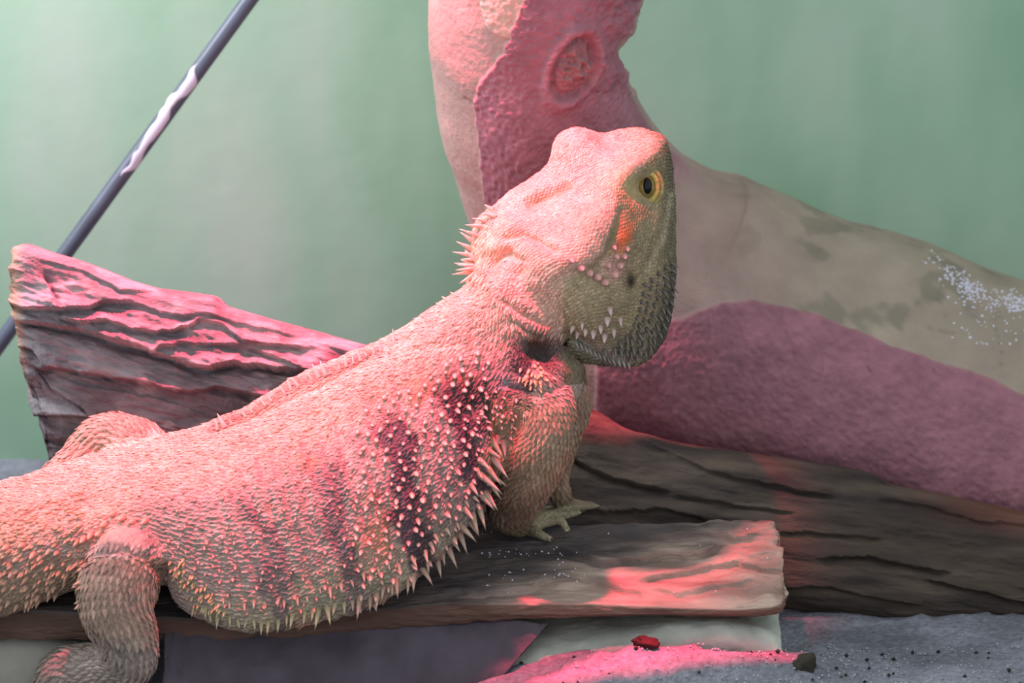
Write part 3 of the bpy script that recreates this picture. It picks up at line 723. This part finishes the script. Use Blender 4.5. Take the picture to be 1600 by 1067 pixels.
# small overlapping scales, laid in rows over every limb and the trunk
def surf(p, maxd):
    h_ = bvh.find_nearest(Vector(p), maxd)
    return (None, None) if h_[0] is None else (np.array(h_[0]), np.array(h_[1]))
SV, SF, SCp = [], [], []
def add_scale(p, n, d, ln, wd, ht):
    d = d-n*(d@n); L_ = np.linalg.norm(d)
    if L_ < 1e-4: return
    d = d/L_; s = np.cross(n, d); b = len(SV)
    SV.extend([p-d*ln*0.5-n*0.6, p+s*wd*0.5-n*0.5-d*ln*0.03, p-s*wd*0.5-n*0.5-d*ln*0.03, p+d*ln*0.62+n*ht, p+n*ht*0.75, p+d*ln*0.3-n*0.6])
    SF.extend([[b, b+4, b+1], [b, b+2, b+4], [b+4, b+3, b+1], [b+4, b+2, b+3], [b+1, b+3, b+5], [b+2, b+5, b+3]])
    SCp.extend([p]*6)
def scale_rows(nm, step, ln, wd, ht, sgn=1, maxd=14, cond=None, jit=0.2):
    wob = 1.0 if nm == 'torso' else 0.4
    G, _ = GR[nm]; ns, nt = G.shape[:2]
    mid = G.mean(1); cum = np.concatenate([[0], np.cumsum(np.linalg.norm(np.diff(G, axis=0), axis=2).mean(1))])
    nrow = int(cum[-1]/(step*0.72)); si = np.interp(np.linspace(0, cum[-1], nrow), cum, np.arange(ns))
    for r_, s_ in enumerate(si):
        i = min(int(s_), ns-2); f = s_-i; ring = G[i]*(1-f)+G[i+1]*f; tan = G[i+1]-G[i]
        per = np.concatenate([[0], np.cumsum(np.linalg.norm(np.diff(np.vstack([ring, ring[:1]]), axis=0), axis=1))])
        m = max(6, int(per[-1]/step)); tt = (np.arange(m)+0.5*(r_ % 2))/m*per[-1]
        j = np.interp(tt, per, np.arange(nt+1)); jj = j.astype(int) % nt; fj = (j-np.floor(j))[:, None]
        pts = ring[jj]*(1-fj)+ring[(jj+1) % nt]*fj; tg = tan[jj]
        for p, d in zip(pts, tg):
            if p[2] > 90 and nm == 'torso' and p[1] > 800: continue
            if cond and not cond(p): continue
            q, n = surf(p+RNG.normal(0, step*0.12*wob, 3), maxd)
            if q is None or n[2] > 0.75: continue
            k = 1+random.uniform(-jit, jit)
            add_scale(q, n, d*sgn+RNG.normal(0, 0.18*wob+0.02, 3)*np.linalg.norm(d), ln*k, wd*k, ht*k)
scale_rows('torso', 7.4, 10.5, 7.2, 2.0, -1, maxd=20, jit=0.35)
scale_rows('arm', 8.2, 12, 9.0, 2.2, 1)
scale_rows('farm', 8.5, 11, 8.5, 1.8, 1)
scale_rows('thigh', 10.5, 15, 11.5, 2.8, 1, cond=lambda p: p[1] > 842)
scale_rows('fleg', 10.5, 15, 11.5, 2.6, 1)
scale_rows('head', 6.0, 6.6, 6.6, 1.1, -1, maxd=16, cond=lambda p: (p[0]-1006)**2+(p[1]-292)**2 > 26**2)
scale_rows('throat', 7.5, 9.5, 7.5, 2.2, -1, cond=lambda p: p[1] > 500)
scale_rows('chest', 8, 10, 8, 1.6, -1, cond=lambda p: p[1] > 530)
for i in range(5): scale_rows('finger%d' % i, 5.2, 6.5, 5.5, 1.0, 1, maxd=8)
SV = np.array(SV); SCp = np.array(SCp)
sc_col = skin_color(SCp)
rnd = np.repeat(RNG.uniform(0.78, 1.3, len(SV)//6), 6)[:, None]
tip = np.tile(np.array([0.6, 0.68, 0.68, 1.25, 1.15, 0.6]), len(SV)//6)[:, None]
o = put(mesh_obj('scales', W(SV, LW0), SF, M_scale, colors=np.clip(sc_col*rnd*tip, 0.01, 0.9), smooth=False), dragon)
tag(o, kind='stuff')

# spines and tubercles
def cone(p, d, ln, r, nseg=7, bend=0.15, squash=1.0):
    d = d/np.linalg.norm(d); a = np.array([0, 0, 1.0]) if abs(d[2]) < 0.8 else np.array([1.0, 0, 0])
    s = np.cross(d, a); s /= np.linalg.norm(s); t = np.cross(d, s)
    V = []; 
    for k, (f, rr) in enumerate(((-0.12, 1.0), (0.3, 0.62), (0.68, 0.28))):
        c = p+d*ln*f+np.array([0, 1, 0])*ln*bend*f*f
        for j in range(nseg):
            an = 2*math.pi*j/nseg; V.append(c+(s*math.cos(an)+t*math.sin(an)*squash)*r*rr)
    V.append(p+d*ln+np.array([0, 1, 0])*ln*bend)
    F = []
    for k in range(2):
        for j in range(nseg): F.append([k*nseg+j, k*nseg+(j+1) % nseg, (k+1)*nseg+(j+1) % nseg, (k+1)*nseg+j])
    for j in range(nseg): F.append([2*nseg+j, 2*nseg+(j+1) % nseg, 3*nseg])
    return np.array(V), F
def shade(nv_, base, tipc):
    f = np.concatenate([np.full(7, 0.0), np.full(7, 0.5), np.full(7, 0.85), [1.0]])[:, None]
    return lin(base)*(1-f)+lin(tipc)*f
def hit(cu, cv):
    r = bvh.ray_cast(Vector((cu, cv, -400)), Vector((0, 0, 1)))
    return (None, None) if r[0] is None else (np.array(r[0]), np.array(r[1]))
def edge_hit(cu, cv, maxd=60):
    r = bvh.find_nearest(Vector((cu, cv, 0)), 400)
    return np.array(r[0]), np.array(r[1])
n_sp = 0
def spine(name, cu, cv, dirv, ln, r, base=(176, 130, 118), tipc=(222, 196, 176), toward=0.25, bend=0.1):
    global n_sp
    p, n = hit(cu, cv)
    if p is None:
        for k in range(1, 14):            # look inwards until the body is met
            p, n = hit(cu-dirv[0]*k*2.5, cv-dirv[1]*k*2.5)
            if p is not None: break
    if p is None: return
    d = np.array([dirv[0], dirv[1], -toward]); 
    V, F = cone(p, d, ln, r, bend=bend)
    put(mesh_obj(name, W(V, LW0), F, M_spine, colors=shade(len(V), base, tipc)), dragon); n_sp += 1
def along(poly, step):
    poly = np.array(poly, float); L_ = np.concatenate([[0], np.cumsum(np.linalg.norm(np.diff(poly, axis=0), axis=1))])
    s = np.arange(0, L_[-1], step); return [np.array([np.interp(x, L_, poly[:, 0]), np.interp(x, L_, poly[:, 1])]) for x in s], s/L_[-1]
# lower flank fringe: two rows, long by the arm, short by the hip
pts, fr = along([(772, 690), (762, 745), (742, 800), (715, 840), (680, 872), (640, 898), (600, 918), (550, 936), (500, 950), (450, 962), (400, 966), (350, 958), (310, 945)], 13)
for p, f in zip(pts, fr):
    L_ = (29 if f < 0.45 else 29-(f-0.45)*26)*random.uniform(0.6, 1.25); an = math.radians(38+55*min(1, f*1.6)+random.uniform(-18, 18))
    spine('fringe_spine', p[0]+random.uniform(-4, 4), p[1]+random.uniform(-6, 2), (math.cos(an), math.sin(an)), L_, L_*0.17+1.4, base=(150, 118, 104) if f < .6 else (150, 140, 104), tipc=(200, 180, 160) if f < .6 else (206, 196, 160))
pts, fr = along([(752, 720), (735, 785), (700, 825), (655, 860), (600, 885), (540, 905), (470, 925), (400, 935), (340, 925)], 17)
for p, f in zip(pts, fr):
    L_ = (21-10*f)*random.uniform(0.6, 1.3); an = math.radians(45+50*f+random.uniform(-12, 12))
    spine('fringe_spine', p[0]+random.uniform(-6, 6), p[1]+random.uniform(-6, 6), (math.cos(an), math.sin(an)), L_, L_*0.18+1.6, toward=0.5)
for cu, cv, ln, an in ((768, 712, 44, 48), (752, 740, 44, 36), (786, 690, 26, 80), (760, 770, 30, 50), (778, 682, 22, 100)):
    spine('fringe_spine', cu, cv, (math.cos(math.radians(an)), math.sin(math.radians(an))), ln, 7.5, base=(170, 110, 100), tipc=(226, 190, 180))
# far flank fringe
pts, fr = along([(335, 668), (372, 652), (410, 630), (445, 608), (480, 590), (515, 578), (555, 562), (592, 545), (625, 528)], 12)
for i, (p, f) in enumerate(zip(pts, fr)):
    if random.random() < 0.3: continue
    L_ = random.choice((8, 12, 17, 24)); an = math.radians(-118+random.uniform(-14, 22))
    spine('fringe_spine', p[0], p[1]+4, (math.cos(an), math.sin(an)), L_, L_*0.2+1, base=(170, 140, 130), tipc=(224, 190, 180), toward=-0.2, bend=-0.05)
# tuft of pale spines at the back corners of the head
for cu, cv, an, ln in ((772, 336, 195, 20), (768, 325, 215, 14), (758, 343, 190, 22), (752, 352, 185, 28), (744, 366, 200, 30), (737, 374, 215, 24), (730, 384, 205, 26), (726, 392, 215, 22), (728, 396, 190, 34),
                       (722, 404, 180, 24), (727, 412, 187, 32), (722, 420, 175, 30), (732, 424, 172, 34), (738, 430, 150, 26), (745, 434, 140, 22), (735, 398, 225, 24), (728, 408, 200, 22), (756, 436, 130, 16), (740, 414, 183, 28),
                       (700, 470, 215, 14), (690, 478, 210, 12), (712, 462, 215, 12)):
    spine('head_spine', cu, cv, (math.cos(math.radians(an)), math.sin(math.radians(an))), ln, 5.2, base=(205, 160, 140), tipc=(232, 202, 186), toward=0.1, bend=0.0)
# blunt row behind the ear and under the cheek
for cu, cv, r in ((893, 408, 7), (908, 420, 8), (921, 428, 9), (934, 434, 8), (945, 442, 8), (960, 430, 9), (968, 416, 8), (974, 402, 7), (978, 390, 6), (962, 402, 6), (950, 416, 6), (958, 388, 5)):
    spine('cheek_scale', cu, cv, (0.35, 0.5), 10, r, base=(176, 128, 120), tipc=(226, 176, 172), toward=1.2)
for cu, cv, r, an in ((903, 520, 7, 110), (915, 516, 7, 100), (927, 520, 8, 95), (938, 512, 7, 90), (948, 500, 8, 90), (952, 484, 7, 80), (944, 526, 7, 95), (958, 518, 6, 85), (910, 506, 5, 100), (968, 500, 6, 80), (895, 512, 6, 115)):
    spine('beard_spine', cu, cv, (math.cos(math.radians(an)), math.sin(math.radians(an))), 14, r*0.85, base=(160, 136, 126), tipc=(206, 186, 182), toward=0.9)
# dark beard spikes down the right edge of the throat
for row in range(5):
    pts, fr = along([(1050-row*11, 410+row*9), (1050-row*13, 460+row*6), (1036-row*13, 510+row*3), (1008-row*12, 548-row*1), (975-row*9, 560-row*3)], 12.5)
    for p, f in zip(pts, fr):
        an = math.radians(25+62*f+random.uniform(-8, 8)); L_ = random.uniform(11, 18)
        spine('beard_spine', p[0]+random.uniform(-2, 2), p[1]+random.uniform(-2, 2), (math.cos(an), math.sin(an)), L_, 4.2, base=(66, 62, 58), tipc=(132, 124, 114), toward=0.55)
pts, fr = along([(900, 540), (925, 552), (955, 566), (985, 574)], 8)
for p, f in zip(pts, fr): spine('beard_spine', p[0], p[1]-6, (0.35, 0.9), 12, 3.6, base=(120, 116, 108), tipc=(190, 186, 176), toward=0.4)
print('single spines', n_sp)
# conical tubercles in slanting rows
TV, TF, TC = [], [], []
def tub(cu, cv, L_, r, base, tipc, d=(0.1, 0.55), toward=0.7):
    p, n = hit(cu, cv)
    if p is None: return
    dd = n*0.6+np.array([d[0], d[1], -toward])*0.6
    V, F = cone(p, dd, L_, r, bend=0.05); b = len(TV)
    TV.extend(V); TF.extend([[x+b for x in f] for f in F]); TC.extend(shade(len(V), base, tipc))
for i in range(24):
    for j in range(26):
        cu = 250+i*23+j*-5.5+random.uniform(-5, 5)+60; cv = 620+j*15+random.uniform(-4, 4)-(i-8)*6
        rid = cv-np.interp(cu, TXP, TXV)
        if rid < 45 or cu < 262 or cu > 765 or cv > 950: continue
        dense = cu > 560
        if not dense and random.random() < 0.45: continue
        L_ = random.uniform(8, 13)*(1.15 if dense else 0.8)
        tub(cu, cv, L_, L_*0.42, (170, 110, 104) if dense else (150, 116, 104), (236, 200, 184) if dense else (206, 160, 146))
for i in range(260):
    cu = random.uniform(-5, 760); rid = random.uniform(-30, 45); cv = np.interp(cu, TXP, TXV)+rid
    L_ = random.uniform(5, 9); tub(cu, cv, L_, L_*0.4, (190, 150, 128), (226, 190, 170), d=(-0.7, 0.4), toward=0.3)
for i in range(300):
    cu = random.uniform(-5, 140); cv = random.uniform(np.interp(cu, TXP, TXV), 950)
    L_ = random.uniform(7, 13); tub(cu, cv, L_, L_*0.42, (160, 126, 108), (216, 176, 150), d=(-0.7, 0.6), toward=0.4)
for cu, cv in ((20, 852), (38, 868), (8, 870), (45, 848), (62, 862), (30, 890), (5, 888), (150, 832), (165, 830), (140, 838), (172, 815), (200, 806), (215, 812), (185, 800), (235, 810)):
    tub(cu, cv, 18, 7, (176, 120, 104), (226, 176, 156), d=(-0.5, 0.6), toward=0.5)
for i in range(34): tub(random.gauss(838, 13), random.gauss(590, 10), random.uniform(9, 15), 3.6, (196, 130, 116), (236, 190, 150), d=(0.1, 0.8))
for i in range(36): tub(random.gauss(775, 22), random.gauss(655, 28), random.uniform(7, 12), 3.4, (150, 112, 110), (222, 180, 170), d=(0.3, 0.6))
for i in range(60):
    f = random.random(); cu = 262+70*f+random.uniform(0, 30); cv = 880+75*f+random.uniform(-15, 5); tub(cu, cv, 11, 4, (136, 130, 96), (204, 192, 150), d=(-0.3, 0.8))
o = put(mesh_obj('tubercles', W(np.array(TV), LW0), TF, M_spine, colors=np.array(TC)), dragon); tag(o, 'small conical tubercles with pale tips', kind='stuff')

# eye
def ball(name, c, r, m, parent, sq=(1, 1, 1), n=24):
    th = np.linspace(0.02, math.pi-0.02, n)[:, None]; ph = np.linspace(0, 2*np.pi, n*2, endpoint=False)[None]
    G = np.array(c)+np.stack([np.sin(th)*np.cos(ph), -np.cos(th)+0*ph, np.sin(th)*np.sin(ph)], -1)*r*np.array(sq)
    return put(mesh_obj(name, W(close_grid(G), LW0), grid_faces(n, 2*n), m), parent)
pe, ne = hit(1008, 293)
ec = pe+np.array([0, 0, 8.0])
eye = ball('eye', ec, 21, M_eye, dragon, (0.82, 1.05, 1))
pupil = ball('pupil', ec+np.array([2.0, -1, -13]), 12, M_pupil, dragon, (0.72, 1.15, 0.9), 14)
pupil.parent = eye; pupil.matrix_parent_inverse = Matrix.Identity(4)
# eyelid: raised scaly ring
a = np.linspace(0, 2*np.pi, 60, endpoint=False); b = np.linspace(0, 2*np.pi, 12, endpoint=False)
def lid(R1, R2, r, zoff, colr):
    ringc = ec+np.stack([np.cos(a)*R1, np.sin(a)*R2, np.zeros_like(a)+zoff+3*np.cos(a)], -1)
    G = ringc[:, None]+r*(np.cos(b)[None, :, None]*np.stack([np.cos(a), np.sin(a), 0*a], -1)[:, None]+np.sin(b)[None, :, None]*np.array([0, 0, 1.0]))
    G = G*(1)+0.5*vn(G/4, 3)[..., None]
    V = G.reshape(-1, 3); i = np.arange(60)[:, None]; j = np.arange(12)[None]
    F = np.stack([i*12+j, i*12+(j+1) % 12, ((i+1) % 60)*12+(j+1) % 12, ((i+1) % 60)*12+j], -1).reshape(-1, 4).tolist()
    c = lin(colr)*(1+0.2*vn(V/5, 8)[:, None]); return put(mesh_obj('eyelid', W(V, LW0), F, M_skin, colors=c), dragon)
lid(18.5, 23, 4.2, -10, (184, 164, 96)); lid(25, 29, 4.6, -5, (156, 140, 92))

# claws
for f in FINGERS+TOES:
    p = np.array(f[-1][:3], float); q = np.array(f[-2][:3], float); d = p-q
    V, F = cone(p, d, 11 if f in FINGERS else 16, 3.0 if f in FINGERS else 4.5, bend=0.35)
    put(mesh_obj('claw', W(V, LW0), F, M_claw), dragon)

# ------------------------------------------------------------------ rod leaning behind the log
def build_rod():
    w0 = 600
    A = np.array([440, -62, 560.0]); B = np.array([-30, 570, 640.0])
    d = (B-A)/np.linalg.norm(B-A); s = np.cross(d, [0, 0, 1.0]); s /= np.linalg.norm(s); t = np.cross(d, s)
    tt = np.linspace(-0.25, 1.28, 60)
    A2 = A+(B-A)*tt[:, None]
    nb = 20; an = np.linspace(0, 2*np.pi, nb, endpoint=False)
    G = A2[:, None]+12.5*(np.cos(an)[None, :, None]*s+np.sin(an)[None, :, None]*t)
    root = empty('metal_rod', Wv(A2[-1], w0))
    put(mesh_obj('rod', W(close_grid(G), w0), grid_faces(60, nb), M_rod), root)
    # pale strip along the camera side
    n1 = 90; x = np.linspace(0.262, 0.532, n1); cpt = A+(B-A)*x[:, None]
    cen = 0.5*vn(np.stack([x*40, x*0, x*0], -1), 3)+np.interp(x, [0.26, 0.36, 0.42, 0.53], [-0.25, -0.05, 0.15, 0.30])
    wd = (0.55+0.22*vn(np.stack([x*60, x*0+3, x*0], -1), 5))*sstep(0.262, 0.30, x)*sstep(0.534, 0.49, x)+0.03
    a_ = np.linspace(-1, 1, 9)
    sg = -1 if t[2] > 0 else 1
    ang = (cen[:, None]+wd[:, None]*a_[None])*1.2
    dirs = np.sin(ang)[..., None]*s+np.cos(ang)[..., None]*t*sg
    rad = 12.5+0.9*(1-np.abs(a_)**4)[None, :, None]
    G2 = cpt[:, None]+dirs*rad
    G3 = cpt[:, None]+dirs*11.0
    Gc = np.concatenate([G2, G3[:, ::-1]], 1)
    o = put(mesh_obj('pale_strip', W(close_grid(Gc), w0), grid_faces(n1, 18), M_strip), root); o['label'] = 'pale strip on the rod'
    tag(root, 'thin dark grey rod slanting across the green wall behind the split log', 'rod')
build_rod()
# small things on the sand
lump('pebble', 1010, 1004, -52, 20, (58, 30, 32), 3, 'dark reddish pebble on the red-lit strip of sand under the plank', 'pebble', sq=(1.1, 0.5, 0.8))
lump('pebble', 1255, 1040, -70, 22, (52, 50, 42), 6, 'dark olive pebble on the grey sand at the bottom right of the plank', 'pebble', sq=(0.9, 0.95, 0.8))

def crumbs(name, n, u0, u1, w1, w2, m, seed, r0, r1):
    rg = np.random.default_rng(seed); GV, GF = [], []
    kx = (gx[1]-gx[0])
    for i in range(n):
        p = W((rg.uniform(u0, u1), 1040, rg.uniform(w1, w2))); r = rg.uniform(r0, r1)*S
        i0 = int((p[0]-gx[0])/kx); j0 = int(np.searchsorted(gy, p[1])); z = Zf[i0, min(j0, ny-1)]+r*0.4
        b = len(GV)
        for s_ in ((1, 0, 0), (-1, 0, 0), (0, 1, 0), (0, -1, 0), (0, 0, 1), (0, 0, -1)): GV.append(np.array([p[0], p[1], z])+np.array(s_)*r*rg.uniform(0.6, 1.2))
        for f in ((0, 2, 4), (2, 1, 4), (1, 3, 4), (3, 0, 4), (2, 0, 5), (1, 2, 5), (3, 1, 5), (0, 3, 5)): GF.append([b+x for x in f])
    o = mesh_obj(name, np.array(GV), GF, m); o.parent = bpy.data.objects['floor']; tag(o, kind='stuff')
M_crumb = mat('dark_crumb', (46, 44, 40), rough=0.9, attr=False)
M_grain = mat('sand_grain', (170, 172, 182), rough=0.9, attr=False)
crumbs('bark_crumb', 90, 740, 1620, -180, 60, M_crumb, 4, 1.5, 5)
crumbs('sand_grain', 1400, 700, 1650, -190, 90, M_grain, 5, 1.0, 2.6)
